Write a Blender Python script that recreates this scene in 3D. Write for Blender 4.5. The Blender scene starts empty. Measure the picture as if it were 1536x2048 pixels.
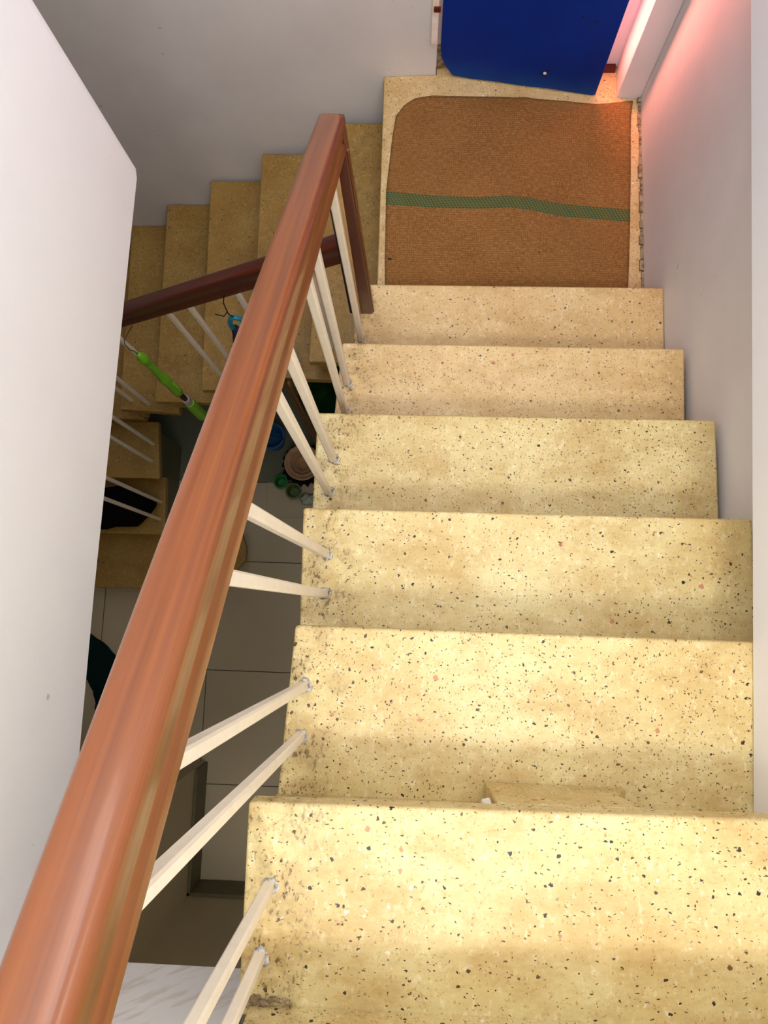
import bpy, bmesh, math, random
from mathutils import Vector, Matrix
from math import radians as rad
random.seed(7)
S = bpy.context.scene
COL = S.collection

# ---------------------------------------------------------------- camera
cam = bpy.data.cameras.new('camera'); co = bpy.data.objects.new('camera', cam); COL.objects.link(co)
co.location = (0.19506, 0.57536, 1.01856)
co.rotation_euler = (0.13829, 0.03353, 0.0336)
cam.sensor_fit = 'HORIZONTAL'; cam.sensor_width = 36.0; cam.lens = 36.0 * 1450.0 / 1536.0
cam.clip_start = 0.01
S.camera = co

# ---------------------------------------------------------------- world, lights, exposure
w = bpy.data.worlds.new('world'); S.world = w; w.use_nodes = True
w.node_tree.nodes['Background'].inputs[0].default_value = (0.9, 0.94, 1.0, 1)
w.node_tree.nodes['Background'].inputs[1].default_value = 0.0
S.view_settings.view_transform = 'Standard'; S.view_settings.look = 'None'
S.view_settings.gamma = 1.0; S.view_settings.use_curve_mapping = False
S.view_settings.exposure = 0.36

def area(name, loc, rot, sx, sy, power, color):
    l = bpy.data.lights.new(name, 'AREA'); l.shape = 'RECTANGLE'; l.size = sx; l.size_y = sy
    l.energy = power; l.color = color
    o = bpy.data.objects.new(name, l); COL.objects.link(o); o.location = loc; o.rotation_euler = rot
    return o
area('ceiling_light', (0.30, -1.0, 3.1), (0, 0, 0), 0.7, 0.6, 40, (1.0, 0.96, 0.91))
area('right_fill_light', (0.79, 0.75, 1.85), (0, rad(72), 0), 0.9, 1.9, 24, (1.0, 0.985, 0.97))  # added fill, no window there; brightens the left wall
area('upper_fill_light', (-0.33, 1.75, 2.0), (rad(-14), rad(-52), 0), 1.0, 1.0, 20, (0.96, 0.98, 1.0))  # added fill hanging in the shaft, lifts the right wall
area('red_light_behind_door', (0.800, 2.525, -0.45), (rad(-90), 0, rad(25)), 0.05, 1.7, 5.5, (1.0, 0.27, 0.19))
area('well_fill_light', (-0.35, -0.45, -0.45), (0, 0, 0), 0.5, 0.4, 3.2, (1.0, 0.88, 0.66))  # made-up lamp under the front wall, lightens the well floor

RISE = 0.19837

# ---------------------------------------------------------------- materials
def new_mat(name, rough=0.5, spec=0.5, col=(0.8, 0.8, 0.8)):
    m = bpy.data.materials.new(name); m.use_nodes = True
    b = m.node_tree.nodes['Principled BSDF']
    b.inputs['Roughness'].default_value = rough
    b.inputs['Specular IOR Level'].default_value = spec
    b.inputs['Base Color'].default_value = (*col, 1)
    return m, m.node_tree, b
def N(nt, t, **kw):
    n = nt.nodes.new(t)
    for k, v in kw.items():
        if k.startswith('i_'):
            n.inputs[k[2:].replace('_', ' ')].default_value = v
        else: setattr(n, k, v)
    return n
def srgb(r, g, b):
    f = lambda c: (c/255/12.92) if c/255 <= .04045 else ((c/255+.055)/1.055)**2.4
    return (f(r), f(g), f(b), 1)
def ramp(nt, src, p0, p1, c0=(0, 0, 0, 1), c1=(1, 1, 1, 1)):
    r = nt.nodes.new('ShaderNodeValToRGB'); r.color_ramp.elements[0].position = p0; r.color_ramp.elements[1].position = p1
    r.color_ramp.elements[0].color = c0; r.color_ramp.elements[1].color = c1
    nt.links.new(src, r.inputs[0]); return r.outputs[0]
def mix(nt, fac, a, b, mode='MIX'):
    n = nt.nodes.new('ShaderNodeMix'); n.data_type = 'RGBA'; n.blend_type = mode
    for s, v in ((n.inputs[0], fac), (n.inputs[6], a), (n.inputs[7], b)):
        if isinstance(v, bpy.types.NodeSocket): nt.links.new(v, s)
        else: s.default_value = v
    return n.outputs[2]
def math_(nt, op, a, b=None, c=None, clamp=False):
    n = nt.nodes.new('ShaderNodeMath'); n.operation = op; n.use_clamp = clamp
    for s, v in zip(n.inputs, (a, b, c)):
        if v is None: continue
        if isinstance(v, bpy.types.NodeSocket): nt.links.new(v, s)
        else: s.default_value = v
    return n.outputs[0]
def noise(nt, vec, scale, detail=4, rough=.55, out=0):
    n = nt.nodes.new('ShaderNodeTexNoise'); n.inputs['Scale'].default_value = scale
    n.inputs['Detail'].default_value = detail; n.inputs['Roughness'].default_value = rough
    if vec is not None: nt.links.new(vec, n.inputs['Vector'])
    return n.outputs[out]
def bump(nt, bsdf, h, strength, dist):
    b = nt.nodes.new('ShaderNodeBump'); b.inputs['Strength'].default_value = strength; b.inputs['Distance'].default_value = dist
    nt.links.new(h, b.inputs['Height']); nt.links.new(b.outputs[0], bsdf.inputs['Normal'])
def world_pos(nt): return nt.nodes.new('ShaderNodeNewGeometry').outputs['Position']
def scaled(nt, vec, s):
    m = nt.nodes.new('ShaderNodeMapping'); m.inputs['Scale'].default_value = s
    nt.links.new(vec, m.inputs['Vector']); return m.outputs[0]

def terrazzo(name, base_a, base_b, chip_gain=1.0, grime=0.5, white=.75):
    m, nt, b = new_mat(name, 0.42, 0.45)
    L = nt.links
    pos = world_pos(nt)
    # distorted coordinates make the chips angular
    dn = noise(nt, pos, 170, 2, .5, out=1)
    sub = nt.nodes.new('ShaderNodeVectorMath'); sub.operation = 'MULTIPLY_ADD'
    L.new(dn, sub.inputs[0]); sub.inputs[1].default_value = (.009, .009, .009); L.new(pos, sub.inputs[2])
    dpos = sub.outputs[0]
    big = noise(nt, pos, 5.5, 4, .6)
    col = mix(nt, ramp(nt, big, .36, .66), base_a, base_b)
    # cloudy grain
    med = noise(nt, pos, 38, 5, .7)
    col = mix(nt, math_(nt, 'MULTIPLY', ramp(nt, med, .52, .72), .38), col, srgb(196, 160, 92))
    lite = noise(nt, scaled(nt, pos, (1.3, .8, 1)), 60, 4, .7)
    col = mix(nt, math_(nt, 'MULTIPLY', ramp(nt, lite, .55, .7), .55*min(1, white+.1)), col, srgb(255, 244, 206))
    def chips(col, scale, sel_lo, sel_hi, radius, color, gain=1.0, chan=0, off=0.0, stretch=(1, 1, 1)):
        mp = nt.nodes.new('ShaderNodeMapping'); mp.inputs['Location'].default_value = (off, off*1.7, off*.3)
        mp.inputs['Scale'].default_value = stretch
        L.new(dpos, mp.inputs['Vector'])
        v = nt.nodes.new('ShaderNodeTexVoronoi'); v.inputs['Scale'].default_value = scale
        L.new(mp.outputs[0], v.inputs['Vector'])
        sep = nt.nodes.new('ShaderNodeSeparateColor'); L.new(v.outputs['Color'], sep.inputs[0])
        sel = math_(nt, 'MULTIPLY', math_(nt, 'GREATER_THAN', sep.outputs[chan], sel_lo), math_(nt, 'LESS_THAN', sep.outputs[chan], sel_hi))
        rr = math_(nt, 'MULTIPLY_ADD', sep.outputs[(chan+1) % 3], radius, radius*.35)
        f = math_(nt, 'MULTIPLY', sel, math_(nt, 'LESS_THAN', v.outputs['Distance'], rr))
        return mix(nt, math_(nt, 'MULTIPLY', f, gain), col, color)
    col = chips(col, 105, .0, .5, .26, srgb(214, 178, 112), .7, 1, 2.2, (1, 1.9, 1))
    col = chips(col, 120, .55, 1, .26, srgb(176, 132, 70), .6, 1, 4.4, (1.9, 1, 1))
    col = chips(col, 60, .90, 1, .22, srgb(250, 240, 226), white, 2, 5.1)
    col = chips(col, 36, .93, 1, .17, srgb(190, 122, 92), .85, 0, 9.3)
    col = chips(col, 84, .38, 1, .18, srgb(46, 38, 26), 1.0*chip_gain, 0, 1.3, (1, 2.0, 1))
    col = chips(col, 98, .38, 1, .18, srgb(56, 42, 26), .95*chip_gain, 2, 6.3, (2.0, 1, 1))
    col = chips(col, 46, .22, 1, .125, srgb(30, 30, 30), 1.0*chip_gain, 0, 3.7)
    # grime with its own blotchy shape
    g1 = noise(nt, scaled(nt, pos, (1, 1.8, 1)), 4.5, 9, .78)
    col = mix(nt, math_(nt, 'MULTIPLY', ramp(nt, g1, .46, .70), grime), col, srgb(168, 124, 52))
    # black worn specks and mortar dirt along the open ends where the bars are set
    sx = nt.nodes.new('ShaderNodeSeparateXYZ'); L.new(pos, sx.inputs[0])
    edge = ramp(nt, math_(nt, 'ABSOLUTE', math_(nt, 'ADD', sx.outputs[0], .01)), .02, .105, (1, 1, 1, 1), (0, 0, 0, 1))
    dn2 = noise(nt, scaled(nt, pos, (1, .55, 1)), 150, 3, .6)
    spk = ramp(nt, dn2, .555, .60)
    patch = ramp(nt, noise(nt, pos, 22, 3, .6), .45, .62)
    f = math_(nt, 'MULTIPLY', math_(nt, 'MULTIPLY', edge, spk), math_(nt, 'MULTIPLY', patch, .9))
    col = mix(nt, f, col, srgb(48, 40, 28))
    f2 = math_(nt, 'MULTIPLY', math_(nt, 'MULTIPLY', edge, patch), .35)
    col = mix(nt, f2, col, srgb(150, 118, 66))
    L.new(col, b.inputs['Base Color'])
    bump(nt, b, noise(nt, pos, 120, 5, .6), .18, .002)
    L.new(ramp(nt, g1, .3, .8, (.34, .34, .34, 1), (.6, .6, .6, 1)), b.inputs['Roughness'])
    return m
M = {}
M['terrazzo'] = terrazzo('yellow_terrazzo', srgb(224, 208, 152), srgb(208, 184, 124), 1.0, .6)
M['terrazzo_pink'] = terrazzo('pale_terrazzo', srgb(228, 200, 148), srgb(218, 186, 130), .85, .5)
M['terrazzo_shaded'] = terrazzo('shaded_terrazzo', srgb(166, 134, 70), srgb(148, 114, 52), .8, .6, .12)  # terrazzo copy with the shade of the lower flights in its colour

def plaster(name, c, c2, streak=0.0):
    m, nt, b = new_mat(name, .55, .3)
    pos = world_pos(nt)
    n1 = noise(nt, pos, 2.6, 5, .6)
    col = mix(nt, ramp(nt, n1, .35, .7), c, c2)
    n2 = noise(nt, pos, 26, 2, .5)
    col = mix(nt, math_(nt, 'MULTIPLY', ramp(nt, n2, .76, .79), .45), col, srgb(150, 140, 128))
    if streak:
        rot = nt.nodes.new('ShaderNodeMapping'); rot.inputs['Rotation'].default_value = (0, rad(38), 0)
        nt.links.new(pos, rot.inputs['Vector'])
        n3 = noise(nt, scaled(nt, rot.outputs[0], (20, 1, 3.2)), 2.6, 4, .6)
        col = mix(nt, math_(nt, 'MULTIPLY', ramp(nt, n3, .50, .60), streak), col, srgb(206, 190, 170))
    nt.links.new(col, b.inputs['Base Color'])
    bump(nt, b, noise(nt, pos, 9, 5, .6), .25, .006)
    return m
M['lower'] = plaster('beige_lower_wall_paint', srgb(206, 192, 160), srgb(196, 182, 150))
M['white'] = plaster('white_wall_paint', srgb(250, 250, 251), srgb(245, 245, 247))
M['wall'] = plaster('off_white_wall_paint', srgb(234, 231, 230), srgb(225, 221, 220))
M['wall_brushed'] = plaster('brushed_white_paint', srgb(240, 238, 234), srgb(230, 226, 222), .55)
M['pier'] = plaster('doorway_wall_paint', srgb(238, 232, 236), srgb(228, 220, 226))

def wood(name, a, b_, c_, rough, coat):
    m, nt, b = new_mat(name, rough, .5)
    b.inputs['Coat Weight'].default_value = coat; b.inputs['Coat Roughness'].default_value = .12
    tc = nt.nodes.new('ShaderNodeTexCoord').outputs['UV']
    s = scaled(nt, tc, (70, .8, 1))
    n1 = noise(nt, s, 1.3, 4, .6)
    n2 = noise(nt, scaled(nt, tc, (30, 1.2, 1)), 1.4, 3, .5)
    col = mix(nt, ramp(nt, n1, .34, .68), a, b_)
    col = mix(nt, math_(nt, 'MULTIPLY', ramp(nt, n2, .45, .75), .7), col, c_)
    n3 = noise(nt, scaled(nt, tc, (1, .7, 1)), 55, 2, .5)
    col = mix(nt, ramp(nt, n3, .83, .85), col, srgb(60, 28, 12))
    nt.links.new(col, b.inputs['Base Color'])
    bump(nt, b, n1, .08, .002)
    return m
M['wood'] = wood('varnished_teak', srgb(112, 54, 16), srgb(140, 78, 28), srgb(88, 40, 13), .36, .22)
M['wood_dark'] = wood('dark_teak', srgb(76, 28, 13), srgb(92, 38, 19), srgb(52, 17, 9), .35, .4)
def plain(name, c, rough=.5, metal=0, spec=.5, var=.1, scale=20, c2=None):
    m, nt, b = new_mat(name, rough, spec)
    b.inputs['Metallic'].default_value = metal
    tc = nt.nodes.new('ShaderNodeTexCoord').outputs['Object']
    n = noise(nt, tc, scale, 4, .6)
    c2 = c2 or tuple(x*(1-var*2) for x in c[:3])+(1,)
    nt.links.new(mix(nt, ramp(nt, n, .35, .7), c, c2), b.inputs['Base Color'])
    return m
M['bar'] = plain('cream_enamel', srgb(243, 232, 212), .38, 0, .5, .04, 30)
M['bare_wood'] = plain('bare_pale_wood', srgb(216, 178, 120), .6, 0, .3, .12, 18)
M['black'] = plain('gap_shade_black', srgb(14, 12, 12), .5)
M['mortar'] = plain('grey_mortar', srgb(92, 84, 72), .9, 0, .2, .3, 130, srgb(226, 222, 214))
M['rubble'] = plain('rough_lime_patch', srgb(112, 90, 58), .9, 0, .2, .3, 60, srgb(190, 172, 140))
M['jute_line'] = plain('jute_edge', srgb(150, 96, 46), .9, 0, .1, .15, 200)
M['tile'] = plain('grey_floor_tile', srgb(196, 184, 156), .35, 0, .4, .03, 3)
M['tile_dark'] = plain('dull_green_floor_tile', srgb(120, 124, 108), .4, 0, .4, .05, 3)
M['grout'] = plain('dark_grout', srgb(92, 86, 74), .9)
M['skirting'] = plain('olive_skirting', srgb(104, 98, 70), .5)
M['blue'] = None
m, nt, b = new_mat('blue_door_paint', .55, .18)
tc = nt.nodes.new('ShaderNodeTexCoord').outputs['Object']
c = mix(nt, ramp(nt, noise(nt, tc, 3, 4, .6), .3, .7), srgb(2, 50, 150), srgb(1, 40, 128))
sz = nt.nodes.new('ShaderNodeSeparateXYZ'); nt.links.new(tc, sz.inputs[0])
low = ramp(nt, math_(nt, 'ADD', sz.outputs[2], math_(nt, 'MULTIPLY', noise(nt, tc, 7, 4, .6), .12)), .06, .16, (1, 1, 1, 1), (0, 0, 0, 1))
c = mix(nt, math_(nt, 'MULTIPLY', low, .5), c, srgb(14, 84, 150))
nt.links.new(c, b.inputs['Base Color']); bump(nt, b, noise(nt, tc, 90, 3, .6), .12, .002)
M['blue'] = m
M['pale'] = plain('chip_and_hole_light', srgb(240, 236, 228), .6)
M['rust'] = plain('rusty_hinge_metal', srgb(104, 34, 20), .6, .2, .4, .2, 60)
M['cream_strip'] = plain('mottled_cream', srgb(255, 252, 246), .6, 0, .3, .05, 14, srgb(248, 214, 184))
M['green'] = plain('lime_green_plastic', srgb(128, 196, 44), .4, 0, .5, .05, 10)
M['chrome'] = plain('dark_metal_tube', srgb(60, 48, 40), .25, .8)
M['grey_plastic'] = plain('pale_grey_plastic', srgb(196, 184, 186), .45)
M['wire'] = plain('black_wire', srgb(20, 16, 18), .5)
M['teal'] = plain('teal_plastic', srgb(24, 128, 158), .35)
M['navy'] = plain('navy_cloth', srgb(10, 14, 40), .8)
M['bamboo'] = plain('brown_bamboo', srgb(120, 84, 44), .5, 0, .4, .25, 12)
M['blackcloth'] = plain('black_cloth', srgb(12, 11, 11), .9, 0, .1)
M['tealcloth'] = plain('dark_teal_knit', srgb(14, 44, 44), .95, 0, .1, .3, 300)
M['greencloth'] = plain('dark_green_cloth', srgb(24, 74, 22), .9, 0, .1, .3, 9)
M['bluebucket'] = plain('blue_plastic', srgb(40, 110, 170), .4)
M['dish'] = plain('brown_ceramic', srgb(200, 160, 126), .4, 0, .4, .1, 30)
M['darkfrill'] = plain('dark_plum_cloth', srgb(30, 20, 40), .9, 0, .1, .3, 60)
M['greenplastic'] = plain('bottle_green_plastic', srgb(14, 128, 50), .35)
M['olive'] = plain('olive_green_plastic', srgb(88, 110, 50), .4)
M['clearbag'] = plain('milky_plastic_film', srgb(190, 206, 190), .3)

m, nt, b = new_mat('jute_sacking', .95, .1)
uv = nt.nodes.new('ShaderNodeTexCoord').outputs['UV']
su = nt.nodes.new('ShaderNodeSeparateXYZ'); nt.links.new(uv, su.inputs[0])
def stripes(src, n):
    s = math_(nt, 'SINE', math_(nt, 'MULTIPLY', src, n)); return math_(nt, 'MULTIPLY_ADD', s, .5, .5)
wob = math_(nt, 'MULTIPLY', noise(nt, uv, 60, 2, .5), .010)
weft = stripes(math_(nt, 'ADD', su.outputs[1], wob), 6.283*105)
warp = stripes(math_(nt, 'ADD', su.outputs[0], wob), 6.283*120)
weave = math_(nt, 'MULTIPLY_ADD', weft, .65, math_(nt, 'MULTIPLY', warp, .35))
thread = math_(nt, 'MULTIPLY_ADD', noise(nt, scaled(nt, uv, (45, 170, 1)), 1.0, 2, .6), .5, math_(nt, 'MULTIPLY', noise(nt, scaled(nt, uv, (210, 50, 1)), 1.0, 2, .6), .5))
base = mix(nt, ramp(nt, noise(nt, uv, 3.2, 4, .6), .35, .7), srgb(144, 103, 58), srgb(128, 88, 46))
base = mix(nt, math_(nt, 'MULTIPLY', ramp(nt, thread, .44, .6), .5), base, srgb(190, 142, 88))
base = mix(nt, math_(nt, 'MULTIPLY', ramp(nt, weave, .1, .6, (1, 1, 1, 1), (0, 0, 0, 1)), .45), base, srgb(112, 66, 26))
base = mix(nt, ramp(nt, noise(nt, uv, 26, 1, .4), .80, .83), base, srgb(96, 52, 20))
base = mix(nt, math_(nt, 'MULTIPLY', ramp(nt, noise(nt, uv, 2.2, 3, .6), .56, .74), .35), base, srgb(116, 88, 34))
dash = math_(nt, 'GREATER_THAN', math_(nt, 'MULTIPLY', stripes(math_(nt, 'ADD', su.outputs[0], math_(nt, 'MULTIPLY', su.outputs[1], .4)), 6.283*70), stripes(su.outputs[1], 6.283*90)), .30)
grn = mix(nt, dash, srgb(112, 108, 62), srgb(48, 88, 66))
inst = math_(nt, 'MULTIPLY', math_(nt, 'GREATER_THAN', su.outputs[1], .42), math_(nt, 'LESS_THAN', su.outputs[1], .495))
base = mix(nt, inst, base, grn)
nt.links.new(base, b.inputs['Base Color']); bump(nt, b, weave, .55, .002)
M['jute'] = m

# ---------------------------------------------------------------- mesh helpers
def link(name, bm, mat, parent=None, loc=None, smooth=False, bevel=0, seg=2):
    """bm is in world coordinates; the object gets its origin at loc (default: base centre)"""
    vs = [v.co for v in bm.verts]
    if loc is None:
        mn = Vector((min(v.x for v in vs), min(v.y for v in vs), min(v.z for v in vs)))
        mx = Vector((max(v.x for v in vs), max(v.y for v in vs), max(v.z for v in vs)))
        loc = Vector(((mn.x+mx.x)/2, (mn.y+mx.y)/2, mn.z))
    loc = Vector(loc)
    for v in bm.verts: v.co -= loc
    bmesh.ops.recalc_face_normals(bm, faces=bm.faces)
    me = bpy.data.meshes.new(name); bm.to_mesh(me); bm.free()
    me.materials.append(mat)
    o = bpy.data.objects.new(name, me); COL.objects.link(o)
    if parent is not None:
        o.parent = parent
        off = Vector((0, 0, 0)); p = parent
        while p is not None: off += p.location; p = p.parent
        o.location = loc - off
    else: o.location = loc
    if smooth:
        for p in me.polygons: p.use_smooth = True
    if bevel:
        md = o.modifiers.new('bevel', 'BEVEL'); md.width = bevel; md.segments = seg; md.limit_method = 'ANGLE'; md.angle_limit = rad(35)
        for p in me.polygons: p.use_smooth = True
        md.harden_normals = True
    return o
def box(bm, x0, x1, y0, y1, z0, z1):
    v = [bm.verts.new(p) for p in ((x0, y0, z0), (x1, y0, z0), (x1, y1, z0), (x0, y1, z0), (x0, y0, z1), (x1, y0, z1), (x1, y1, z1), (x0, y1, z1))]
    for f in ((0, 3, 2, 1), (4, 5, 6, 7), (0, 1, 5, 4), (1, 2, 6, 5), (2, 3, 7, 6), (3, 0, 4, 7)): bm.faces.new([v[i] for i in f])
    return v
def boxm(*a):
    bm = bmesh.new(); box(bm, *a); return bm
def prism(bm, poly, z0, z1):
    a = [bm.verts.new((x, y, z0)) for x, y in poly]; b = [bm.verts.new((x, y, z1)) for x, y in poly]
    n = len(poly); bm.faces.new(a[::-1]); bm.faces.new(b)
    for i in range(n): bm.faces.new((a[i], a[(i+1) % n], b[(i+1) % n], b[i]))
def sweep(bm, pts, prof_fn):
    rings = []
    for i, p in enumerate(pts): rings.append([bm.verts.new(q) for q in prof_fn(i, p)])
    n = len(rings[0])
    for a, b in zip(rings, rings[1:]):
        for k in range(n): bm.faces.new((a[k], a[(k+1) % n], b[(k+1) % n], b[k]))
    bm.faces.new(rings[0][::-1]); bm.faces.new(rings[-1])
def tube(bm, pts, r, n=10):
    pts = [Vector(p) for p in pts]
    if not isinstance(r, (list, tuple)): r = [r]*len(pts)
    def f(i, p):
        d = (pts[min(i+1, len(pts)-1)] - pts[max(i-1, 0)]).normalized()
        u = d.cross(Vector((.31, .95, .1))).normalized()
        v = d.cross(u)
        return [p + (u*math.cos(a)+v*math.sin(a))*r[i] for a in [2*math.pi*k/n for k in range(n)]]
    sweep(bm, pts, f)
def lathe(bm, c, prof, n=24, axis=Vector((0, 0, 1))):
    axis = axis.normalized(); u = axis.orthogonal().normalized(); v = axis.cross(u); c = Vector(c)
    rings = [[bm.verts.new(c+axis*z+(u*math.cos(2*math.pi*k/n)+v*math.sin(2*math.pi*k/n))*r) for k in range(n)] for r, z in prof]
    for a, b in zip(rings, rings[1:]):
        for k in range(n): bm.faces.new((a[k], a[(k+1) % n], b[(k+1) % n], b[k]))
    bm.faces.new(rings[0][::-1]); bm.faces.new(rings[-1])
def empty(name, loc, label, cat, group=None):
    o = bpy.data.objects.new(name, None); COL.objects.link(o); o.location = loc; o.empty_display_size = .1
    o['label'] = label; o['category'] = cat
    if group: o['group'] = group
    return o
def tag(o, label, cat, group=None):
    o['label'] = label; o['category'] = cat
    if group: o['group'] = group
    return o
def struct(o, label, cat):
    o['kind'] = 'structure'; o['label'] = label; o['category'] = cat; return o

# ---------------------------------------------------------------- room shell
ZF = -17*RISE
TOP = 3.25
# right wall: lower face at .97, thicker upper part whose edge runs along the stairs
bm = bmesh.new()
box(bm, .975, 1.2, -2.0, 2.75, ZF, -2*RISE)
box(bm, 1.0, 1.2, -2.0, 2.75, -2*RISE, TOP)
wr = struct(link('wall_right', bm, M['wall']), 'off-white wall rising along the right side of the terrazzo steps', 'wall')
bm = bmesh.new(); prism(bm, [(.826, -2.0), (.836, .24), (.889, 1.9), (.915, 2.6), (1.0, 2.6), (1.0, -2.0)], -2*RISE+.001, TOP)
struct(link('wall_right_upper', bm, M['white'], bevel=.004), 'brighter thicker strip of white wall at the far right edge of the picture', 'wall')
# back wall around the doorway
bm = bmesh.new()
prism(bm, [(-2.3, 2.47), (-.9, 2.478), (.238, 2.527), (.238, 2.75), (-2.3, 2.75)], ZF, TOP)
box(bm, .238, .892, 2.44, 2.75, .75, TOP)
struct(link('wall_back', bm, M['wall']), 'grey-white wall behind the descending steps, left of the blue door', 'wall')
bm = bmesh.new(); prism(bm, [(.892, 2.442), (.975, 2.434), (.975, 2.75), (.892, 2.75)], ZF, TOP)
struct(link('wall_back_pier', bm, M['pier'], bevel=.004), 'narrow white pier between the doorway and the right wall', 'wall')
struct(link('wall_outside', boxm(.238, .892, 2.562, 2.64, -7*RISE, .75), M['pier']), 'pink-lit panel seen in the gap right of the blue door', 'wall')
# left hanging wall (upper storey), with rounded far corner
bm = bmesh.new()
poly = [(-.425, -2.0), (-.423, .3), (-.422, .6), (-.408, 1.47), (-.412, 1.492), (-.424, 1.508), (-.445, 1.513), (-2.3, 1.52), (-2.3, -2.0)]
prism(bm, poly, -2*RISE, TOP)
struct(link('wall_left', bm, M['white'], bevel=.006), 'bright white upper wall filling the left edge with a slanting end', 'wall')
struct(link('wall_front', boxm(-.424, -.062, -.6, -.077, -2*RISE, TOP), M['wall_brushed']), 'patchily brushed white wall at the bottom edge between handrail and steps', 'wall')
struct(link('wall_side', boxm(-2.3, -2.1, -2.0, 2.75, ZF, -2*RISE), M['wall']), 'lower left wall of the stairwell', 'wall')
struct(link('wall_inner', boxm(-2.1, -.975, -1.1, -.33, ZF, -2*RISE), M['lower']), 'grey side of the lower room wall beside the well floor', 'wall')
struct(link('wall_lower', boxm(-.975, .975, -1.1, -1.0, ZF, -2*RISE-.02), M['lower']), 'dim grey wall deep in the well below the brushed wall', 'wall')
struct(link('wall_near', boxm(-.424, 1.2, -2.1, -2.0, -1, TOP), M['white']), 'wall behind the viewer', 'wall')
struct(link('ceiling', boxm(-2.3, 1.2, -2.1, 2.75, TOP, TOP+.1), M['white']), 'white ceiling over the stairwell', 'ceiling')
struct(link('baseboard_inner', boxm(-.975, -.957, -1.0, -.33, ZF+.006, ZF+.21), M['skirting'], bevel=.003), 'dark skirting along the left of the well floor', 'skirting')
struct(link('baseboard_lower', boxm(-.975, .2, -1.0, -.982, ZF+.006, ZF+.21), M['skirting'], bevel=.003), 'dark skirting at the near end of the well floor', 'skirting')

fl = struct(link('floor', boxm(-2.3, 1.2, -2.0, 2.75, ZF-.1, ZF-.006), M['grout'], loc=(0, 0, ZF-.1)), 'grey square-tiled floor at the bottom of the stairwell', 'floor')
TS = .654
tme = None
for ix in range(-2, 2):
    for iy in range(-2, 3):
        x0 = -1.003+ix*TS+.002; y0 = -.456+iy*TS+.002
        if tme is None:
            o = link('tile', boxm(x0, x0+TS-.004, y0, y0+TS-.004, ZF-.0058, ZF), M['tile'], parent=fl, bevel=.0015, seg=1); tme = o; lx, ly = x0, y0
        else:
            if iy == 2:
                link('tile', boxm(x0, x0+TS-.004, y0, 1.343, ZF-.0058, ZF), M['tile'], parent=fl, bevel=.0015, seg=1); continue
            o = tme.copy(); COL.objects.link(o); o.parent = fl
            o.location = tme.location + Vector((x0-lx, y0-ly, random.uniform(-.0005, .0005)))
for ix in range(-3, 1):
    x0 = -1.003+ix*TS+.002
    o = link('tile', boxm(x0, x0+TS-.004, 1.347, 2.0, ZF-.0058, ZF+.0006), M['tile_dark'], parent=fl, bevel=.0015, seg=1)
    o['label'] = 'dull green-grey tile'
struct(link('trim_1', boxm(-.70, .3, 1.13, 1.345, ZF+.0012, ZF+.009), M['tile'], bevel=.002), 'pale threshold strip across the well floor', 'threshold')

# ---------------------------------------------------------------- stairs
def tread(parent, poly, z, mat, t=.046, label=None, bev=.007):
    bm = bmesh.new(); prism(bm, poly, z-t, z)
    o = link('tread', bm, mat, parent=parent, bevel=bev, seg=3)
    if label: o['label'] = label
    return o
f1 = empty('stair_flight', (.45, .9, -7*RISE), 'main flight of speckled yellow terrazzo steps filling the picture down to the sacking', 'stairs')
XR = .835
treads1 = {
 -2: [(-.05, -.85), (XR-.01, -.85), (XR-.01, -.53), (-.05, -.53)],
 -1: [(-.05, -.58), (XR-.01, -.58), (XR-.01, -.262), (-.05, -.262)],
 0: [(-.045, -.31), (XR-.006, -.31), (XR-.004, .008), (-.045, -.002)],
 1: [(-.053, -.055), (XR-.006, -.05), (XR-.004, .273), (-.055, .265)],
 2: [(-.042, .225), (.972, .225), (.972, .543), (-.024, .545)],
 3: [(-.044, .50), (.948, .50), (.948, .806), (-.050, .803)],
 4: [(-.057, .76), (.960, .76), (.958, 1.085), (-.055, 1.080)],
 5: [(-.040, 1.03), (.955, 1.03), (.960, 1.348), (-.020, 1.346)],
 6: [(-.010, 1.30), (.972, 1.30), (.975, 1.625), (.000, 1.620)],
}
for i, poly in treads1.items():
    tread(f1, poly, -i*RISE, M['terrazzo'] if i < 5 else M['terrazzo_pink'])
for i in range(-2, 7):
    yn = treads1[i][3][1]; zt = -i*RISE-.046; zb = -(i+1)*RISE
    xe = (XR-.008) if i < 1 else .965
    link('riser', boxm(treads1[i][0][0]+.012, xe, yn-.10, yn-.034, zb+.0005, zt-.0005), M['terrazzo'], parent=f1)
# sloping slab carrying the flight
bm = bmesh.new()
pr = [(-.85, 2*RISE-.05), (-.60, 2*RISE-.05)] 
ys = [(-.85, 2*RISE-.06), (1.5, 2*RISE-.06-2.35*.735)]
vs = []
for x in (.0, .80):
    vs.append([bm.verts.new((x, y, z+dz)) for (y, z, dz) in ((-.85, .36, -.02), (1.50, -1.36, -.02), (1.50, -1.36, -.17), (-.85, .36, -.17))])
bm.faces.new(vs[0]); bm.faces.new(vs[1][::-1])
for k in range(4): bm.faces.new((vs[0][k], vs[0][(k+1) % 4], vs[1][(k+1) % 4], vs[1][k]))
link('waist_slab', bm, M['white'], parent=f1)
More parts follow.
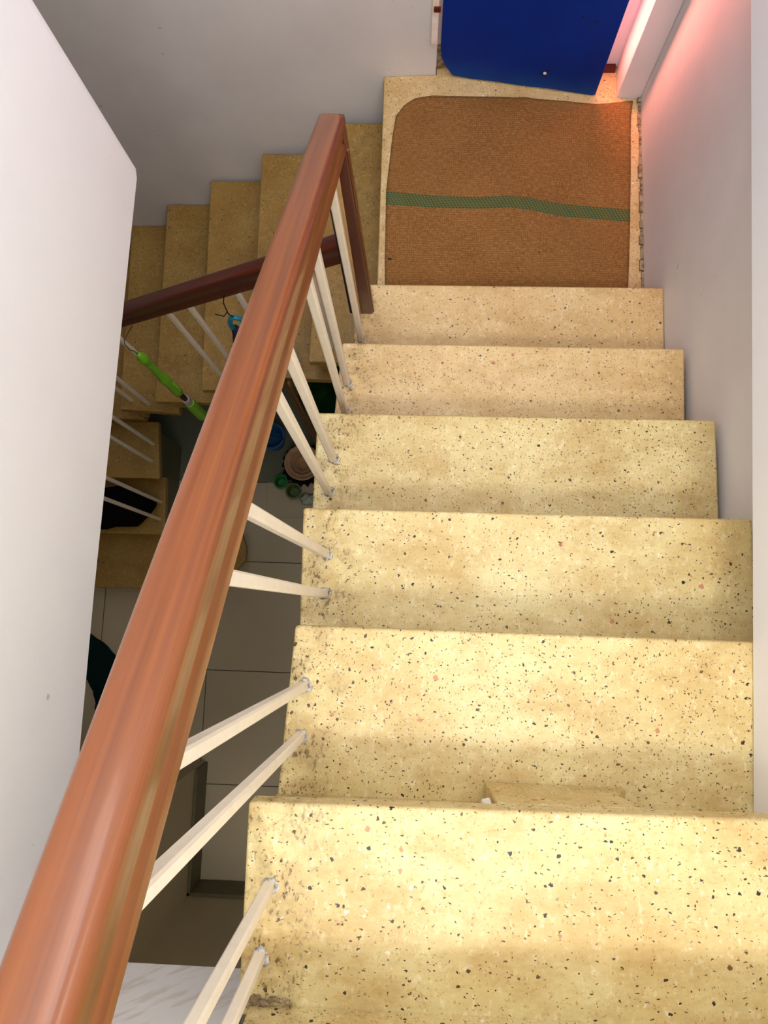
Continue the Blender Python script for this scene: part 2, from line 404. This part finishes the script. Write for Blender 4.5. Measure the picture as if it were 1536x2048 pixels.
# lump of render bulging out below the nosing of the nearest full tread
bm = bmesh.new()
ya, yb = .225, .268
pf = [(.352, -.25), (.345, -.394), (.605, -.394), (.575, -.34), (.60, -.25)]
a = [bm.verts.new((x, yb if k not in (1, 2) else yb+.001, z)) for k, (x, z) in enumerate(pf)]
b_ = [bm.verts.new((x, ya, z)) for x, z in pf]
bm.faces.new(a); bm.faces.new(b_[::-1])
for k in range(5): bm.faces.new((a[k], b_[k], b_[(k+1) % 5], a[(k+1) % 5]))
o = link('mortar_patch', bm, M['terrazzo'], parent=f1, bevel=.004)
o['label'] = 'lump of render under the nosing'
bm = bmesh.new(); box(bm, .332, .349, .24, .262, -.30, -.248)
for v in bm.verts: v.co += Vector((random.uniform(-.004, .004), random.uniform(-.003, .003), random.uniform(-.006, .006)))
o = link('plaster_chip', bm, M['pale'], parent=f1, bevel=.003); o['label'] = 'white plaster chip'

# crumbled mortar in the corner behind the nearest bars
bm = bmesh.new()
for k in range(16):
    x = -.048+k*.0052; r_ = random.uniform(.004, .010)*(1.1-k*.05)
    bmesh.ops.create_icosphere(bm, subdivisions=1, radius=r_, matrix=Matrix.Translation((x, -.030+random.uniform(-.004, .006), -RISE+.002+r_*.4)))
o = link('mortar_crumbs', bm, M['rubble'], parent=f1); o['label'] = 'crumbled grey mortar in the corner'; o['kind'] = 'stuff'
# landing
ld = empty('stair_landing', (.5, 2.05, -7*RISE-.15), 'square terrazzo landing under the sacking in front of the blue door', 'landing')
bm = bmesh.new(); prism(bm, [(.052, 1.575), (.972, 1.575), (.972, 2.433), (.893, 2.441), (.893, 2.562), (.24, 2.562), (.24, 2.526), (.049, 2.518)], -7*RISE-.05, -7*RISE)
link('slab', bm, M['terrazzo_pink'], parent=ld, bevel=.006)
link('waist_slab', boxm(.08, .965, 1.63, 2.48, -7*RISE-.2, -7*RISE-.051), M['white'], parent=ld)
bm = bmesh.new(); box(bm, .45, .885, 2.535, 2.561, -7*RISE+.0005, -7*RISE+.012)
for v in bm.verts: v.co.z += random.uniform(-.002, .002) if v.co.z > -7*RISE+.005 else 0
o = link('threshold_ridge', bm, M['rust'], parent=ld); o['label'] = 'rough dark red ridge at the door sill'
# flaking plaster line along the right wall foot
bm = bmesh.new()
y = 1.62
while y < 2.42:
    l_ = random.uniform(.02, .06); wd = random.uniform(.004, .012)
    box(bm, .972-wd, .9745, y, min(y+l_*.9, 2.43), -7*RISE+.0005, -7*RISE+random.uniform(.004, .012)); y += l_
o = link('flaking_edge', bm, M['rubble'], parent=ld); o['label'] = 'crumbling plaster edge'

# second flight, descending to the left along the back wall
f2 = empty('stair_flight', (-.6, 2.0, -13*RISE), 'flight of steps with shade in their colour going down leftwards behind the long handrail', 'stairs')
t2 = {8: [(-.207, 1.497), (.02, 1.493), (.045, 1.56), (.045, 2.474), (-.19, 2.474)],
      9: [(-.470, 1.497), (-.14, 1.493), (-.14, 2.474), (-.478, 2.474)],
      10: [(-.728, 1.500), (-.40, 1.497), (-.40, 2.474), (-.752, 2.474)],
      11: [(-1.000, 1.500), (-.68, 1.500), (-.68, 2.474), (-1.016, 2.474)],
      12: [(-1.246, 1.515), (-.95, 1.500), (-.95, 2.474), (-1.262, 2.474)],
      13: [(-2.098, 1.525), (-1.20, 1.520), (-1.20, 2.474), (-2.098, 2.474)]}
for i, poly in t2.items():
    tread(f2, poly, -i*RISE, M['terrazzo_shaded'], bev=.005)
    if i < 13:
        xn = poly[0][0]
        link('riser', boxm(xn+.03, xn+.08, 1.53, 2.474, -(i+1)*RISE+.0005, -i*RISE-.0465), M['terrazzo_shaded'], parent=f2)
# front of landing edge above this flight
link('riser', boxm(.075, .079, 1.60, 2.48, -8*RISE+.0005, -7*RISE-.051), M['terrazzo_shaded'], parent=f2)
bm = bmesh.new(); vs = []
for y in (1.60, 2.485):
    vs.append([bm.verts.new(p) for p in ((.03, y, -8*RISE-.06), (-1.25, y, -13*RISE-.02), (-1.25, y, -13*RISE-.16), (.03, y, -8*RISE-.2))])
bm.faces.new(vs[0]); bm.faces.new(vs[1][::-1])
for k in range(4): bm.faces.new((vs[0][k], vs[0][(k+1) % 4], vs[1][(k+1) % 4], vs[1][k]))
link('waist_slab', bm, M['white'], parent=f2)

# third flight, under the white wall, coming back toward the viewer to the floor
f3 = empty('stair_flight', (-1.65, 1.1, ZF), 'lowest dim steps at the left reaching the tiled floor', 'stairs')
t3 = {14: [(-2.098, 1.245), (-1.163, 1.245), (-1.195, 1.56), (-2.098, 1.56)],
      15: [(-2.098, .962), (-1.178, .962), (-1.20, 1.29), (-2.098, 1.29)],
      16: [(-2.098, .664), (-.96, .664), (-.82, .78), (-.762, .85), (-.762, .92), (-.79, 1.0), (-2.098, 1.0)]}
for i, poly in t3.items():
    tread(f3, poly, -i*RISE, M['terrazzo_shaded'], bev=.005)
    yn = poly[0][1]
    zb = -(i+1)*RISE + (.0005 if i < 16 else .001)
    x1 = -1.23 if i < 16 else -.95
    link('riser', boxm(-2.095, x1, yn+.03, yn+.09, zb, -i*RISE-.0465), M['terrazzo_shaded'], parent=f3)
link('riser', boxm(-2.095, -1.25, 1.56, 1.60, -14*RISE+.0005, -13*RISE-.0465), M['terrazzo_shaded'], parent=f3)
for i, y0 in ((14, 1.34), (15, 1.06), (16, .76)):
    link('core', boxm(-2.095, -1.25, y0, 1.55, -(i+1)*RISE+.001 if i < 16 else ZF+.001, -i*RISE-.0475 if i == 14 else -i*RISE-.048), M['skirting'], parent=f3) if i == 14 else None
link('core', boxm(-2.095, -1.25, 1.10, 1.55, ZF+.002, -15*RISE-.001), M['skirting'], parent=f3)

# ---------------------------------------------------------------- railings
def uvs(bm, d, o):
    """unwrap: v along d in metres, u around the section"""
    d = Vector(d).normalized(); o = Vector(o); l = bm.loops.layers.uv.verify()
    a = Vector((0, 0, 1)) if abs(d.z) < .9 else Vector((1, 0, 0)); a = (a-d*a.dot(d)).normalized(); b = d.cross(a)
    for f in bm.faces:
        for lp in f.loops:
            q = lp.vert.co-o; lp[l].uv = (q.dot(b)-1.0*q.dot(a), q.dot(d)+o.x*7)
def square_bar(bm, p0, p1, s):
    """square bar along p0->p1, arrises slightly cut"""
    h = s/2; c = s*.16
    prof = [(-h+c, -h), (h-c, -h), (h, -h+c), (h, h-c), (h-c, h), (-h+c, h), (-h, h-c), (-h, -h+c)]
    sweep(bm, [Vector(p0), Vector(p1)], lambda i, p: [Vector((p.x+a, p.y+b, p.z)) for a, b in prof])
def collar(bm, x, y, z, r):
    n = 11; ring = []; top = []
    for k in range(n):
        a = 2*math.pi*k/n; rr = r*random.uniform(.75, 1.25)
        ring.append(bm.verts.new((x+math.cos(a)*rr, y+math.sin(a)*rr, z)))
        top.append(bm.verts.new((x+math.cos(a)*rr*.55, y+math.sin(a)*rr*.55, z+random.uniform(.004, .009))))
    bm.faces.new(ring[::-1]); bm.faces.new(top)
    for k in range(n): bm.faces.new((ring[k], ring[(k+1) % n], top[(k+1) % n], top[k]))

r1 = empty('stair_railing', (0, .6, -6*RISE), 'long glossy reddish-brown wooden handrail with cream square bars along the near flight', 'railing')
def rail_mesh(p0, p1, w, h, side, n_seg=10):
    """handrail with rounded top arrises and a shallow groove along each side; side = horizontal across vector"""
    r = .013; pf = []
    hw = w/2
    def arc(cx, cz, a0, a1, k=5): return [(cx+r*math.cos(rad(a0+(a1-a0)*i/k)), cz+r*math.sin(rad(a0+(a1-a0)*i/k))) for i in range(k+1)]
    pf += [(-hw+.004, -h), (hw-.004, -h), (hw, -h+.004), (hw, -h*.66), (hw-.003, -h*.60), (hw-.003, -h*.50), (hw, -h*.44)]
    pf += arc(hw-r, -r, 0, 90) + [(0, .0012)] + arc(-hw+r, -r, 90, 180)
    pf += [(-hw, -h*.44), (-hw+.003, -h*.50), (-hw+.003, -h*.60), (-hw, -h*.66), (-hw, -h+.004)]
    p0, p1 = Vector(p0), Vector(p1); side = Vector(side)
    pts = [p0.lerp(p1, i/n_seg) for i in range(n_seg+1)]
    bm = bmesh.new(); sweep(bm, pts, lambda i, p: [p+side*a+Vector((0, 0, b)) for a, b in pf])
    L_ = (p1-p0).normalized(); uvs(bm, L_, p0)
    return bm
def RZ(y): return -.268 + (1.5-y)*.7325      # rail top height
def RX(y): return .0075 - (1.5-y)*.0208
Y1 = 1.572; Y0 = -.55
bm = rail_mesh((RX(Y0), Y0, RZ(Y0)), (RX(Y1), Y1, RZ(Y1)), .055, .098, (1, 0, 0), 30)
bm2 = bm
rail = link('handrail', bm2, M['wood'], parent=r1, loc=(0, .6, 0))
for p in rail.data.polygons: p.use_smooth = True
md = rail.modifiers.new('bevel', 'BEVEL'); md.width = .010; md.segments = 3; md.limit_method = 'ANGLE'; md.angle_limit = rad(60)
try: rail.data.set_sharp_from_angle(angle=rad(38))
except Exception: pass
bm = bmesh.new(); v_ = box(bm, .016, .053, 1.518, 1.566, -6*RISE+.0005, RZ(1.54)-.02)
for v in v_[4:]: v.co += Vector((-.0165, .004, 0))
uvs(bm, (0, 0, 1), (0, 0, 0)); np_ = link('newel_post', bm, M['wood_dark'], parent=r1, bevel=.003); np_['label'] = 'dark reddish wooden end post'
bm = bmesh.new(); v_ = box(bm, .0532, .0575, 1.524, 1.531, -6*RISE+.001, RZ(1.54)-.08)
for v in v_[4:]: v.co += Vector((-.0150, .004, 0))
uvs(bm, (0, 0, 1), (0, 0, 0)); link('bead', bm, M['wood'], parent=np_)
o = link('backing_strip', boxm(-.008, .0155, 1.518, 1.54, -6*RISE+.0005, RZ(1.53)-.09), M['bare_wood'], parent=r1, bevel=.0015); o['label'] = 'unvarnished pale wood strip'
o = link('shade_gap', boxm(-.020, -.0085, 1.52, 1.54, -6*RISE+.0005, RZ(1.53)-.09), M['black'], parent=r1); o['label'] = 'thin black strip standing for a shaded gap'  # dark strip drawn in place of the shadowed gap beside the post
bars = [(6, (.019, 1.431), (.013, 1.430)), (5, (-.001, 1.224), (.006, 1.226)), (5, (-.005, 1.143), (.002, 1.145)),
        (4, (-.009, .958), (.000, .964)), (4, (-.018, .874), (-.006, .883)), (3, (.006, .700), (-.006, .692)),
        (3, (.007, .611), (-.006, .607)), (2, (-.002, .430), (-.012, .439)), (2, (-.003, .337), (-.014, .347)),
        (1, (-.014, .138), (-.021, .142)), (1, (-.023, .034), (-.026, .036)), (0, (-.02, -.13), (-.024, -.13)), (0, (-.02, -.22), (-.027, -.22)),
        (-1, (-.02, -.40), (-.03, -.40))]
for i, (x, y), (xt, yt) in bars:
    bm = bmesh.new(); square_bar(bm, (x, y, -i*RISE+.0005), (xt, yt, RZ(yt)-.094), .0178)
    bal = link('baluster', bm, M['bar'], parent=r1, smooth=False)
    bm = bmesh.new(); collar(bm, x+.002, y, -i*RISE+.0004, .015)
    link('mortar_collar', bm, M['mortar'], parent=bal)

r2 = empty('stair_railing', (-.6, 1.55, -12*RISE), 'dark lower handrail with thin cream bars crossing behind the long one', 'railing')
def R2(x): return -.785 + (x+.024)*.6075
bm = rail_mesh((-1.20, 1.553, R2(-1.20)), (-.021, 1.553, R2(-.021)), .046, .098, (0, -1, 0), 12)
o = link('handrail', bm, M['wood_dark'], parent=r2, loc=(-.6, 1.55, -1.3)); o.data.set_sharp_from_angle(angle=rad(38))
o.rotation_euler = (0, 0, 0)
b2 = [(11, (-.876, 1.534), (-.889, 1.532)), (12, (-1.102, 1.544), (-1.106, 1.545)), (10, (-.634, 1.555), (-.645, 1.552)),
      (10, (-.545, 1.555), (-.555, 1.552)), (9, (-.36, 1.555), (-.37, 1.552)), (9, (-.27, 1.555), (-.27, 1.552)), (8, (-.12, 1.555), (-.12, 1.552)), (11, (-.79, 1.54), (-.79, 1.54)),
      (12, (-1.19, 1.56), (-1.19, 1.556))]
for i, (x, y), (xt, yt) in b2:
    if (x, i) == (-.79, 11): continue
    bm = bmesh.new(); square_bar(bm, (x, y, -i*RISE+.0005), (xt, yt, R2(xt)-.092), .0165)
    link('baluster', bm, M['bar'], parent=r2)
r3 = empty('stair_railing', (-1.21, 1.2, ZF), 'lowest handrail with thin bars in the dark at the left', 'railing')
bm = rail_mesh((-1.222, 1.545, R2(-1.2)-.02), (-1.222, .75, R2(-1.2)-.02-.795*.735), .05, .09, (1, 0, 0), 8)
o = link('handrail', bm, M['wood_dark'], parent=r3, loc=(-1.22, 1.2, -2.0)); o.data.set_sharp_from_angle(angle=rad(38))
def R3(y): return R2(-1.2)-.02-(1.545-y)*.735
for i, x, y in ((14, -1.212, 1.435), (14, -1.216, 1.341), (15, -1.217, 1.147), (15, -1.217, 1.05)):
    bm = bmesh.new(); square_bar(bm, (x, y, -i*RISE+.0005), (x-.004, y, R3(y)-.086), .0165)
    link('baluster', bm, M['bar'], parent=r3)

# ---------------------------------------------------------------- door
ZL = -7*RISE
dl = Vector((.250, 2.518)); dr = Vector((.812, 2.440)); dd = (dr-dl).normalized(); nn = Vector((-dd.y, dd.x))
door = empty('door', (.25, 2.52, ZL), 'blue painted door leaf standing slightly ajar over the sacking', 'door')
wid = (dr-dl).length
out = [(0.0, .125), (.006, .09), (.022, .052), (.05, .012), (.12, .008), (.20, .010), (.30, .007), (.40, .010), (.5, .006), (wid-.01, .005), (wid, .010), (wid, 2.0), (0, 2.0)]
bm = bmesh.new()
fr = [bm.verts.new((dl.x+dd.x*u, dl.y+dd.y*u, ZL+v)) for u, v in out]
bk = [bm.verts.new((dl.x+dd.x*u+nn.x*.028, dl.y+dd.y*u+nn.y*.028, ZL+v)) for u, v in out]
bm.faces.new(fr); bm.faces.new(bk[::-1])
for k in range(len(out)): bm.faces.new((fr[k], bk[k], bk[(k+1) % len(out)], fr[(k+1) % len(out)]))
leaf = link('leaf', bm, M['blue'], parent=door, bevel=.002, loc=(.25, 2.52, ZL))
def on_door(u, v, w_=.0006): return Vector((dl.x+dd.x*u-nn.x*w_, dl.y+dd.y*u-nn.y*w_, ZL+v))
ax = Vector((-nn.x, -nn.y, 0))
bm = bmesh.new(); lathe(bm, on_door(.372, .082, .0003), [(.006, 0), (.006, .002), (.002, .004)], 12, ax)
o = link('hole_light_dot', bm, M['pale'], parent=door, smooth=False); o['label'] = 'white dot painted as light in the small bolt hole'  # white disc stands in for light showing in the hole
bm = bmesh.new()
for k in range(11):
    a = random.uniform(0, 6.28); rr = random.uniform(.008, .016)
    lathe(bm, on_door(.372+math.cos(a)*rr, .085+math.sin(a)*rr*1.2, .0002), [(.0035, 0), (.0025, .0006)], 6, ax)
for k in range(8):   # faint pencilled scribble high on the leaf
    lathe(bm, on_door(.44+k*.0075, .335-k*.0018+random.uniform(-.003, .003), .0002), [(random.uniform(.002, .0045), 0), (.002, .0006)], 5, ax)
o = link('scuff_marks', bm, M['navy'], parent=door); o['kind'] = 'stuff'; o['label'] = 'small dark scuffs and scribble'
# near-white strip at the hinge side, mottled with peach
fr_ = empty('door_frame', (.228, 2.52, ZL), 'pale cream strip left of the blue door', 'door frame')
link('jamb', boxm(.216, .2375, 2.506, 2.5295, ZL+.165, ZL+2.1), M['cream_strip'], parent=fr_, bevel=.001)
o = link('hinge', boxm(.221, .243, 2.4985, 2.5055, ZL+.305, ZL+.322), M['rust'], parent=fr_); o['label'] = 'rusty brown hinge'
link('foot_stub', boxm(.2395, .29, 2.548, 2.561, ZL+.001, ZL+.10), M['rubble'], parent=fr_)

# ---------------------------------------------------------------- sacking on the landing
def interp(pts, t):
    L_ = [0]
    for a, b in zip(pts, pts[1:]): L_.append(L_[-1]+math.dist(a, b))
    s = t*L_[-1]
    for i in range(len(pts)-1):
        if s <= L_[i+1]+1e-9:
            k = (s-L_[i])/max(L_[i+1]-L_[i], 1e-9); return (pts[i][0]+(pts[i+1][0]-pts[i][0])*k, pts[i][1]+(pts[i+1][1]-pts[i][1])*k)
    return pts[-1]
rows = [(0.0, [(.083, 1.628), (.48, 1.640), (.917, 1.628)]),
        (.20, [(.076, 1.80), (.5, 1.805), (.925, 1.80)]),
        (.42, [(.073, 2.010), (.25, 2.000), (.40, 2.000), (.511, 2.006), (.58, 1.995), (.70, 1.972), (.932, 1.958)]),
        (.495, [(.072, 2.057), (.25, 2.044), (.40, 2.042), (.511, 2.050), (.58, 2.040), (.70, 2.018), (.933, 2.003)]),
        (.80, [(.088, 2.28), (.5, 2.285), (.938, 2.25)]),
        (.93, [(.098, 2.355), (.5, 2.395), (.94, 2.365)]),
        (1.0, [(.125, 2.395), (.165, 2.425), (.225, 2.437), (.471, 2.433), (.70, 2.420), (.811, 2.410), (.945, 2.418)])]
bm = bmesh.new(); uvl = bm.loops.layers.uv.new('UVMap'); NU, NV = 70, 70
grid = []
def vrow(v):
    for (v0, a), (v1, b) in zip(rows, rows[1:]):
        if v <= v1+1e-9: return a, b, (v-v0)/(v1-v0)
    return rows[-2][1], rows[-1][1], 1
for j in range(NV+1):
    v = j/NV; a, b, k = vrow(v); r_ = []
    for i in range(NU+1):
        u = i/NU; p = interp(a, u); q = interp(b, u)
        x = p[0]+(q[0]-p[0])*k; y = p[1]+(q[1]-p[1])*k
        z = ZL+.006+.0022*math.sin(u*9+v*3)+.0016*math.sin(v*14+u*5)+.004*math.exp(-((u-.57-.03*math.sin(v*5))/.03)**2)*(.3+v)
        if u > .9 and v > .9: z += .008*(u-.9)/.1*(v-.9)/.1
        if v < .02 or u < .01 or u > .99: z -= .002
        r_.append((bm.verts.new((x, y, z)), (u, v)))
    grid.append(r_)
for j in range(NV):
    for i in range(NU):
        q = [grid[j][i], grid[j][i+1], grid[j+1][i+1], grid[j+1][i]]
        f = bm.faces.new([t[0] for t in q]); f.smooth = True
        for lp, t in zip(f.loops, q): lp[uvl].uv = t[1]
sack = link('jute_sack', bm, M['jute'], smooth=True, loc=(.5, 2.05, ZL+.001))
md = sack.modifiers.new('solid', 'SOLIDIFY'); md.thickness = .0035; md.offset = -1
tag(sack, 'brown jute sacking with one green woven stripe spread on the landing as a mat', 'doormat')
tag(link('dark_fleck', boxm(.087, .1, 1.80, 1.804, ZL+.0125, ZL+.0145), M['navy']), 'tiny dark chip lying on the lower left of the sacking', 'chip')

# ---------------------------------------------------------------- green mop hanging on the lower rail
X = -.806; Y = 1.468
mop = empty('mop', (X, Y, -2.78), 'lime green telescopic mop handle hanging by a wire from the dark lower handrail', 'mop')
def seg(name, prof, mat, parent, x=X, y=Y, n=14):
    bm = bmesh.new(); lathe(bm, (x, y, 0), prof, n); return link(name, bm, mat, parent=parent, smooth=False)
g = seg('grip', [(.004, -1.462), (.010, -1.468), (.013, -1.485), (.020, -1.50), (.020, -1.535), (.016, -1.54), (.0155, -1.56), (.0155, -1.70), (.017, -1.715), (.023, -1.73), (.023, -1.755), (.019, -1.80), (.021, -1.90), (.020, -1.925), (.011, -1.93)][::-1], M['green'], mop)
for p in g.data.polygons: p.use_smooth = True
bm = bmesh.new()
for k in range(5): box(bm, X+.015, X+.0225, Y-.008, Y+.004, -1.80-k*.022, -1.791-k*.022)
o = link('grip_ribs', bm, M['green'], parent=g)
seg('shaft', [(.012, -2.02), (.012, -1.93)], M['chrome'], mop)
seg('collar', [(.017, -2.075), (.018, -2.05), (.017, -2.02)], M['grey_plastic'], mop)
seg('lock_sleeve', [(.010, -2.34), (.012, -2.32), (.012, -2.29), (.026, -2.28), (.025, -2.11), (.021, -2.078), (.0135, -2.0755)], M['green'], mop)
seg('lower_tube', [(.010, -2.78), (.010, -2.34)], M['green'], mop)
bm = bmesh.new(); tube(bm, [(X+.02, Y+.058, R2(-.78)-.098), (X-.012, Y+.012, -1.36), (X-.018, Y+.004, -1.385), (X-.008, Y-.006, -1.41), (X-.006, Y, -1.43), (X, Y, -1.465)], .0016, 6)
link('wire_hook', bm, M['wire'], parent=mop)

# teal-handled brush hung beside it
X2, Y2 = -.385, 1.488
br = empty('hand_brush', (X2, Y2, -1.58), 'teal-handled navy brush hanging by a cord under the dark handrail', 'brush')
bm = bmesh.new()
pts = [(X2+.028*math.sin(t), Y2, -1.165-.075*(1-math.cos(t))/1) for t in [2*math.pi*k/20 for k in range(20)]]
# closed loop handle
ring = []
n = 8
for k, p in enumerate(pts):
    p = Vector(p); d = (Vector(pts[(k+1) % 20])-Vector(pts[k-1])).normalized(); u = Vector((0, 1, 0)); v = d.cross(u)
    ring.append([bm.verts.new(p+(u*math.cos(2*math.pi*j/n)+v*math.sin(2*math.pi*j/n))*.0085) for j in range(n)])
for k in range(20):
    a, b = ring[k], ring[(k+1) % 20]
    for j in range(n): bm.faces.new((a[j], a[(j+1) % n], b[(j+1) % n], b[j]))
link('loop_handle', bm, M['teal'], parent=br, smooth=True)
bm = bmesh.new(); lathe(bm, (X2-.02, Y2, 0), [(.012, -1.56), (.030, -1.52), (.038, -1.44), (.034, -1.36), (.020, -1.30), (.012, -1.25)], 12)
link('brush_head', bm, M['navy'], parent=br, smooth=True)
bm = bmesh.new(); tube(bm, [(X2-.02, Y2+.05, R2(-.38)-.098), (X2-.015, Y2+.01, -1.08), (X2-.012, Y2, -1.12), (X2-.03, Y2-.003, -1.15), (X2-.055, Y2-.003, -1.135)], .002, 6)
tube(bm, [(X2-.014, Y2, -1.12), (X2-.01, Y2-.002, -1.14), (X2, Y2, -1.165)], .002, 6)
link('cord', bm, M['wire'], parent=br)

# ---------------------------------------------------------------- things on the floor of the well
for k, (x0, y0, x1, y1, zt, lab) in enumerate(((-.262, 1.435, -.262, 1.44, -1.50, 'thin brown bamboo pole nearest the near flight'),
                                      (-.286, 1.415, -.284, 1.425, -1.62, 'middle brown bamboo pole of the bundle standing in the well'),
                                      (-.312, 1.440, -.308, 1.445, -1.56, 'brown bamboo pole standing furthest left in the bundle'))):
    bm = bmesh.new(); pts = []; rr = []
    for i in range(25):
        t = i/24; z = ZF+.001+(zt-ZF)*t; pts.append((x0+(x1-x0)*t, y0+(y1-y0)*t, z)); rr.append(.0085+(.0028 if i % 4 == 2 else 0))
    tube(bm, pts, rr, 8)
    tag(link('bamboo_pole', bm, M['bamboo'], smooth=True), lab, 'pole', 'bamboo poles in the well')
# green sack under the flights
def blob(name, c, r, mat, label, cat, seed=1, squash=(1, 1, 1), amp=.12, group=None):
    bm = bmesh.new(); bmesh.ops.create_icosphere(bm, subdivisions=3, radius=1)
    rnd = random.Random(seed); ph = [rnd.uniform(0, 6) for _ in range(6)]
    for v in bm.verts:
        p = v.co.copy(); k = 1+amp*(math.sin(p.x*5+ph[0])*math.cos(p.y*4+ph[1])+.5*math.sin(p.z*8+ph[2]+p.x*6))
        v.co = Vector((p.x*r[0]*k, p.y*r[1]*k, max(p.z*k, -.72)*r[2]))
    mz = min(v.co.z for v in bm.verts)
    for v in bm.verts: v.co += Vector((c[0], c[1], c[2]-mz))
    o = link(name, bm, mat, smooth=True); return tag(o, label, cat, group)
blob('cloth_sack', (-.30, 1.86, ZF+.002), (.20, .17, .36), M['greencloth'], 'dark green cloth sack in the shade below the steps', 'sack', 3)
blob('black_bag', (-1.46, 1.10, -15*RISE+.001), (.225, .118, .075), M['blackcloth'], 'black bag lying on the lower steps at the left', 'bag', 5)
# blue bucket
bk = empty('bucket', (-.66, 1.60, ZF+.001), 'blue plastic bucket partly behind the round brown dish', 'bucket')
bm = bmesh.new(); lathe(bm, (-.66, 1.60, ZF+.001), [(.055, 0), (.075, .15), (.082, .155), (.082, .165), (.070, .165), (.050, .012)], 28)
link('body', bm, M['bluebucket'], parent=bk, smooth=False)
bm = bmesh.new(); tube(bm, [(-.66+.08*math.cos(a), 1.60+.03*math.sin(a)-.03, ZF+.16+.02*math.sin(a)) for a in [math.pi*k/14 for k in range(15)]], .003, 6)
link('handle', bm, M['wire'], parent=bk)
# round dish with dark ruffled cloth
C = (-.474, 1.455, ZF)
cl = empty('ruffled_cloth', (C[0], C[1], ZF+.001), 'dark frilled cloth ring around the round brown dish', 'cloth')
bm = bmesh.new(); n = 60; rings = []
for (rb, z, amp) in ((.085, .0, .0), (.120, .0, .010), (.128, .03, .014), (.118, .075, .010), (.095, .08, .0), (.085, .05, 0)):
    rings.append([bm.verts.new((C[0]+math.cos(2*math.pi*k/n)*(rb+amp*math.sin(k*1.9)), C[1]+math.sin(2*math.pi*k/n)*(rb+amp*math.sin(k*1.9)), ZF+.001+z)) for k in range(n)])
for a, b in zip(rings, rings[1:]+rings[:1]):
    for k in range(n): bm.faces.new((a[k], a[(k+1) % n], b[(k+1) % n], b[k]))
link('ruffle', bm, M['darkfrill'], parent=cl, smooth=True)
bm = bmesh.new(); lathe(bm, (C[0], C[1], ZF+.001), [(.055, .0), (.08, .085), (.108, .098), (.110, .103), (.104, .105), (.082, .094), (.076, .097), (.070, .090), (.055, .07), (.050, .073), (.045, .06), (.02, .04)], 40)
tag(link('round_dish', bm, M['dish'], smooth=False), 'round brown ringed dish standing in a dark ruffled cloth', 'dish')
# green cups and crumpled film
for (x, y, mt, lab, rr) in ((-.605, 1.34, M['greenplastic'], 'bright green plastic cup lying on the floor beside the dish', .040), (-.525, 1.285, M['olive'], 'olive green plastic cup beside the bright green one', .046)):
    bm = bmesh.new(); lathe(bm, (x, y, ZF+.0105), [(rr*.7, 0), (rr, .05), (rr*1.08, .052), (rr*1.08, .058), (rr*.86, .058), (rr*.6, .01)], 22)
    tag(link('plastic_cup', bm, mt), lab, 'cup', 'green cups on the well floor')
blob('plastic_film', (-.43, 1.245, ZF+.0105), (.05, .035, .018), M['clearbag'], 'scrap of milky plastic film beside the green cups', 'plastic scrap', 8, amp=.3)
# teal knitted mat at the left
bm = bmesh.new()
outer = []; inner = []
for k in range(15):
    a = rad(200-k*11.5); cx, cy = -1.93, -.07
    rr = .50+.003*math.sin(k*2.3)
    outer.append((cx+rr*math.cos(rad(70-k*5)), cy+rr*math.sin(rad(70-k*5)))); inner.append((cx+(rr-.22)*math.cos(rad(70-k*5)), cy+(rr-.22)*math.sin(rad(70-k*5))))
prism(bm, outer+inner[::-1], ZF+.0012, ZF+.022)
tag(link('knitted_mat', bm, M['tealcloth'], bevel=.006), 'dark teal knitted mat on the floor at the left under the handrail', 'mat')
